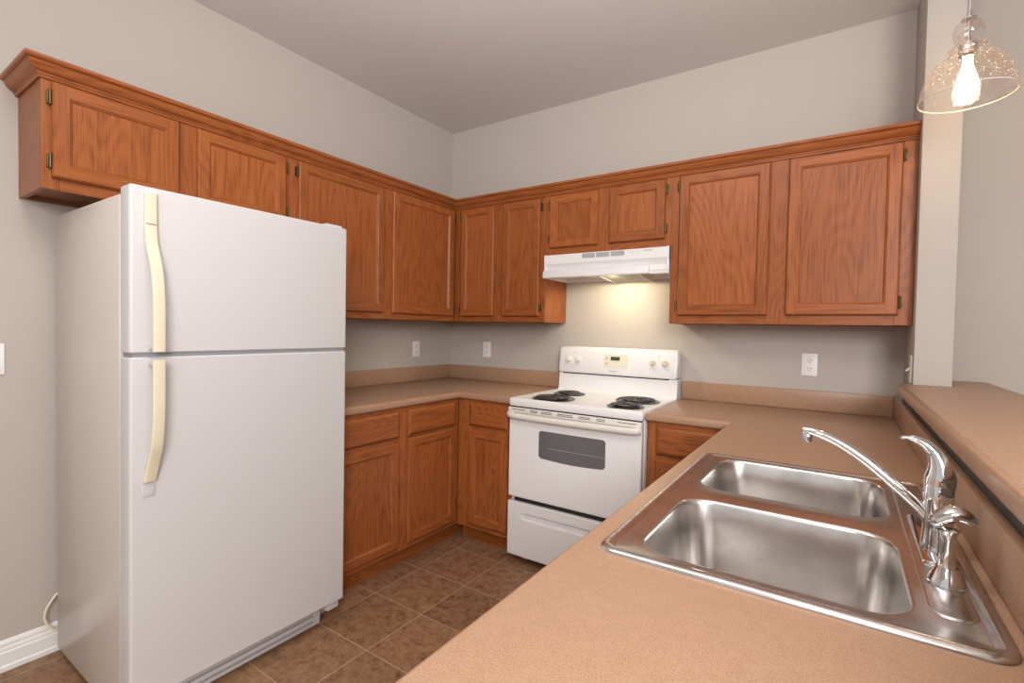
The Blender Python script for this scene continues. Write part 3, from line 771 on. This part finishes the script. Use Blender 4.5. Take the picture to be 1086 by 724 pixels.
# burners
def burner(x, y, R, rot):
    b = newbm()
    lathe(b, [(R+0.020, 0.9135), (R+0.021, 0.9165), (R+0.017, 0.918), (R+0.011, 0.9155), (R+0.004, 0.9140), (0.0, 0.9138)], (x, y, 0), 44)
    p = obj('drip_pan', b, PAN, None) if False else None
    coil = newbm(); pts = []; turns = 4.2 if R > 0.09 else 3.3
    n = int(turns*36)
    for i in range(n+1):
        t = i/n; a = rot-2*PI*turns*t; rr_ = R*(1-t)+0.020*t
        pts.append((x+rr_*math.cos(a), y+rr_*math.sin(a), 0.9245))
    tail = [(x+(R+0.012)*math.cos(rot+0.10), y+(R+0.012)*math.sin(rot+0.10), 0.921)]
    tube(coil, tail+pts, 0.0062 if R > 0.09 else 0.006, 8, ry=0.0042)
    for k in range(3):
        a = rot+0.7+2*PI*k/3
        tube(coil, [(x+0.012*math.cos(a), y+0.012*math.sin(a), 0.9185), (x+(R+0.006)*math.cos(a), y+(R+0.006)*math.sin(a), 0.9185)], 0.0025, 6)
    c = obj('burner', coil, BLACKC, r, smooth=60)
    obj('drip_pan', b, PAN, c, smooth=40)
burner(1.222, -0.525, 0.098, math.radians(-60)); burner(1.197, -0.285, 0.073, math.radians(-20))
burner(1.622, -0.300, 0.098, math.radians(200)); burner(1.640, -0.530, 0.073, math.radians(240))
# oven door
XD0, XD1 = 1.020, 1.772
od = newbm(); pts = rrect(XD0, XD1, 0.372, 0.862, 0.006, 3)
rs = [[od.verts.new((a, -0.624, c)) for a, c in pts], [od.verts.new((a, YD+0.004, c)) for a, c in pts], [od.verts.new((a, YD, c)) for a, c in inset_poly(pts, 0.004)]]
rings_faces(od, rs); od.faces.new(rs[0]); od.faces.new(rs[-1][::-1]); door = obj('oven_door', od, WHITE, r)
b = newbm()
top = [(1.212, 0.752), (1.592, 0.755)]
pts = [(1.224, 0.757), (1.580, 0.757), (1.592, 0.747), (1.592, 0.622), (1.580, 0.610)]
for k in range(1, 10):
    t = k/10; pts.append((1.580-0.356*t, 0.610-0.008*math.sin(PI*t)))
pts += [(1.224, 0.610), (1.212, 0.622), (1.212, 0.747)]
prism(b, pts, lambda a, c, d: (a, d, c), YD-0.0008, YD+0.004); obj('oven_window', b, WINDOWG, door)
b = newbm(); box(b, 1.262, 1.590, YD-0.0012, YD, 0.668, 0.6695); obj('oven_rack_line', b, INKL, door)
# vent strip and bar handle
b = newbm(); box(b, XD0-0.002, XD1+0.002, YD-0.010, YD, 0.838, 0.868, bev=0.003)
obj('vent_strip', b, OFFW, door)
for xa, xb, two in ((1.045, 1.128, 0), (1.160, 1.205, 1), (1.228, 1.292, 1), (1.325, 1.415, 1), (1.448, 1.512, 1), (1.545, 1.590, 1), (1.655, 1.750, 0)):
    for zz in ((0.851, 0.859) if two else (0.857,)):
        b = newbm(); box(b, xa, xb, YD-0.0106, YD-0.008, zz-0.0015, zz+0.0017); obj('vent_slot', b, DARK, door)
b = newbm()
hp = catmull([(XD0+0.002, YD-0.012, 0.829), (XD0+0.03, YD-0.030, 0.826), (1.15, YD-0.034, 0.824), (1.396, YD-0.036, 0.823), (1.64, YD-0.034, 0.824), (XD1-0.03, YD-0.030, 0.826), (XD1-0.002, YD-0.012, 0.829)], 6)
tube(b, hp, 0.010, 14, ry=0.0165); 
for xa in (XD0, XD1-0.03): box(b, xa, xa+0.03, YD-0.022, YD, 0.812, 0.842, bev=0.004)
obj('handle', b, OFFW, door, smooth=50)
# storage drawer with a scooped pull
b = newbm(); pts = rrect(XD0-0.002, XD1+0.002, 0.046, 0.344, 0.006, 3)
rs = [[b.verts.new((a, -0.624, c)) for a, c in pts], [b.verts.new((a, YD+0.003, c)) for a, c in pts], [b.verts.new((a, YD-0.001, c)) for a, c in inset_poly(pts, 0.004)]]
hole = [(a, c) for a, c in rrect(1.105, 1.688, 0.252, 0.292, 0.0195, 6)]
h0 = [b.verts.new((a, YD-0.001, c)) for a, c in hole]; h1 = [b.verts.new((a, YD+0.004, c)) for a, c in inset_poly(hole, 0.003)]
h2 = [b.verts.new((a, YD+(0.020 if c > 0.272 else 0.006), c)) for a, c in inset_poly(hole, 0.012)]
rings_faces(b, rs); b.faces.new(rs[0]); fill_between(b, [rs[-1], h0]); rings_faces(b, [h0, h1, h2]); b.faces.new(h2)
obj('storage_drawer', b, WHITE, r, smooth=18)
b = newbm(); box(b, X0+0.035, X1-0.035, -0.640, -0.6215, 0.345, 0.371); obj('drawer_gap', b, DARK, r)

# ------------------------------------------------------------------ range hood
HX0, HX1 = 1.0135, 1.7725
r = thing('range_hood', 'white under-cabinet range hood above the stove with its light on', 'range hood', (1.393, -0.15, 1.62))
b = newbm()
prof = [(-0.283, 1.749), (-0.302, 1.747), (-0.302, 1.692), (-0.299, 1.689), (-0.286, 1.657), (-0.298, 1.614), (-0.295, 1.607), (-0.288, 1.607), (-0.280, 1.640)]
prism(b, prof, lambda a, z, d: (d, a, z), HX0, HX1)
prof = [(-0.289, 1.656), (-0.312, 1.653), (-0.316, 1.649), (-0.319, 1.613), (-0.315, 1.608), (-0.299, 1.608)]
prism(b, prof, lambda a, z, d: (d, a, z), HX0-0.001, 1.668, bev=0.003)
box(b, HX0, HX0+0.012, -0.300, -0.002, 1.607, 1.749); box(b, HX1-0.012, HX1, -0.300, -0.002, 1.607, 1.749)
box(b, HX0+0.012, HX1-0.012, -0.283, -0.002, 1.738, 1.749); box(b, HX0+0.012, HX1-0.012, -0.014, -0.002, 1.607, 1.738)
obj('hood_shell', b, WHITE, r)
b = newbm()
prof = [(-0.298, 1.622), (-0.298, 1.628), (-0.016, 1.640), (-0.016, 1.634)]
prism(b, prof, lambda a, z, d: (d, a, z), HX0+0.0125, HX1-0.0125); obj('inner_panel', b, HOODIN, r)
b = newbm()
prof = [(-0.285, 1.6205), (-0.285, 1.612), (-0.050, 1.590), (-0.040, 1.596), (-0.040, 1.632)]
prism(b, prof, lambda a, z, d: (d, a, z), 1.375, 1.600); fl = obj('grease_filter', b, ALU, r)
for xx in (1.368, 1.601):
    b = newbm(); prism(b, [(-0.290, 1.6195), (-0.290, 1.608), (-0.036, 1.586), (-0.036, 1.630)], lambda a, z, d: (d, a, z), xx, xx+0.006)
    obj('filter_frame', b, OFFW, fl)
b = newbm(); box(b, 1.42, 1.56, -0.0385, -0.0165, 1.600, 1.632, bev=0.003); obj('light_lens', b, LENS, r)
for k in range(3):
    b = newbm(); xa = 1.268+k*0.0885; box(b, xa, xa+0.080, -0.3035, -0.3, 1.716, 1.743)
    v = obj('vent_panel', b, VENTG, r)
    b = newbm()
    for j in range(6): box(b, xa+0.003, xa+0.077, -0.3042, -0.3030, 1.7185+j*0.0042, 1.7200+j*0.0042)
    obj('vent_slats', b, INKL, v)
b = newbm()
for xa in (1.558, 1.592):
    for j in range(2): box(b, xa+0.012*j, xa+0.007+0.012*j, -0.3028, -0.3, 1.722, 1.740, bev=0.0005)
obj('rocker_switch', b, OFFW, r)
text('logo', 'Kenmore', 0.0115, (1.658, -0.3023, 1.7355), (PI/2, 0, 0), INK, r)
hl = lamp('hood_bulb', 'SPOT', (1.43, -0.245, 1.588), 6.8, (1.0, 0.90, 0.62), 0.03, target=(1.43, -0.10, 1.0))
hl.data.spot_size = math.radians(172); hl.data.spot_blend = 0.25
lamp('hood_glow', 'POINT', (1.43, -0.235, 1.560), 0.35, (1.0, 0.88, 0.58), 0.02)

# ------------------------------------------------------------------ outlets and switches
def outlet(label, loc, rotz):
    r = thing('wall_outlet', label, 'outlet', loc, rotz, 'white duplex wall outlets')
    b = newbm(); prism(b, rrect(-0.035, 0.035, -0.057, 0.057, 0.003, 3), lambda a, c, d: (a, d, c), -0.006, -0.0003, bev=0.002); obj('cover_plate', b, PLATE, r, local=True)
    for s in (-1, 1):
        b = newbm(); prism(b, rrect(-0.0165, 0.0165, s*0.0205-0.0145, s*0.0205+0.0145, 0.010, 4), lambda a, c, d: (a, d, c), -0.0075, -0.004); q = obj('receptacle', b, PLATE, r, local=True)
        b = newbm()
        for dx in (-0.0065, 0.0065): box(b, dx-0.0013, dx+0.0013, -0.0079, -0.006, s*0.0205-0.001, s*0.0205+0.0075)
        lathe(b, [(0, 0), (0.0025, 0), (0.0025, 0.0015)], (0, -0.0079, s*0.0205-0.0075), 10, M=Matrix.Rotation(-PI/2, 3, 'X'))
        obj('socket_slots', b, DARK, q, local=True)
    return r
outlet('white duplex outlet on the left wall, between the refrigerator and the room corner', (0, -0.368, 1.14), HALF)
outlet('white duplex outlet on the back wall between the room corner and the stove', (0.363, 0, 1.142), 0)
outlet('white duplex outlet on the back wall above the sink counter', (2.407, 0, 1.143), 0)
def switch(label, loc, rotz, w=0.035):
    r = thing('light_switch', label, 'switch', loc, rotz, 'white light switches')
    b = newbm(); prism(b, rrect(-w, w, -0.057, 0.057, 0.003, 3), lambda a, c, d: (a, d, c), -0.006, -0.0003, bev=0.002); obj('cover_plate', b, PLATE, r, local=True)
    b = newbm(); prism(b, [(-0.006, -0.004), (-0.006, 0.010), (-0.019, -0.004), (-0.019, -0.010)], lambda a, c, d: (d, a, c), -0.004, 0.004); obj('toggle', b, PLATE, r, local=True)
    return r
switch('white toggle switch on the narrow wall end just above the bar ledge', (XS, -0.295, 1.160), -HALF)
switch('white switch plate cut by the photo edge on the wall beside the refrigerator', (0, -2.495, 1.152), HALF)

# ------------------------------------------------------------------ pendant lamp
PX, PY = 2.862, -0.70
r = thing('pendant_lamp', 'lit seeded glass pendant lamp hanging above the bar ledge', 'lamp', (PX, PY, 2.10))
b = newbm(); tube(b, [(PX, PY, 2.372), (PX, PY, 2.765)], 0.0028, 8); obj('cord', b, VENTG, r)
b = newbm(); lathe(b, [(0, 2.788), (0.06, 2.788), (0.058, 2.770), (0.02, 2.762), (0, 2.762)], (PX, PY, 0), 28); obj('canopy', b, CHROME, r)
b = newbm(); lathe(b, [(0, 2.376), (0.007, 2.376), (0.008, 2.357), (0.020, 2.355), (0.020, 2.351), (0.006, 2.350), (0.006, 2.272), (0.026, 2.270), (0.026, 2.235), (0.018, 2.228), (0, 2.228)], (PX, PY, 0), 24)
obj('socket', b, CHROME, r, smooth=40)
b = newbm()
out = [(0.014, 2.352), (0.026, 2.348), (0.038, 2.334), (0.0435, 2.315), (0.040, 2.295), (0.031, 2.279), (0.029, 2.275), (0.034, 2.270), (0.048, 2.266), (0.055, 2.256), (0.054, 2.243), (0.050, 2.236),
       (0.056, 2.231), (0.074, 2.222), (0.092, 2.205), (0.106, 2.182), (0.117, 2.152), (0.123, 2.125), (0.1265, 2.104), (0.1285, 2.101), (0.128, 2.097)]
inn = [(r_-0.0035, z) for r_, z in out[::-1]]
prof = out+[(0.125, 2.097)]+inn[1:]
lathe(b, prof, (PX, PY, 0), 56, close=True); sh = obj('shade', b, GLASS, r, smooth=60)
b = newbm(); lathe(b, [(0.1265+0.0026*math.cos(2*PI*k/10), 2.098+0.0026*math.sin(2*PI*k/10)) for k in range(10)], (PX, PY, 0), 56, close=True); obj('rim', b, RIMG, sh, smooth=60)
b = newbm(); lathe(b, [(0, 2.087), (0.012, 2.090), (0.023, 2.100), (0.030, 2.118), (0.031, 2.135), (0.027, 2.158), (0.018, 2.185), (0.013, 2.205), (0.0125, 2.228)], (PX, PY, 0), 28); obj('bulb', b, BULB, r, smooth=60)
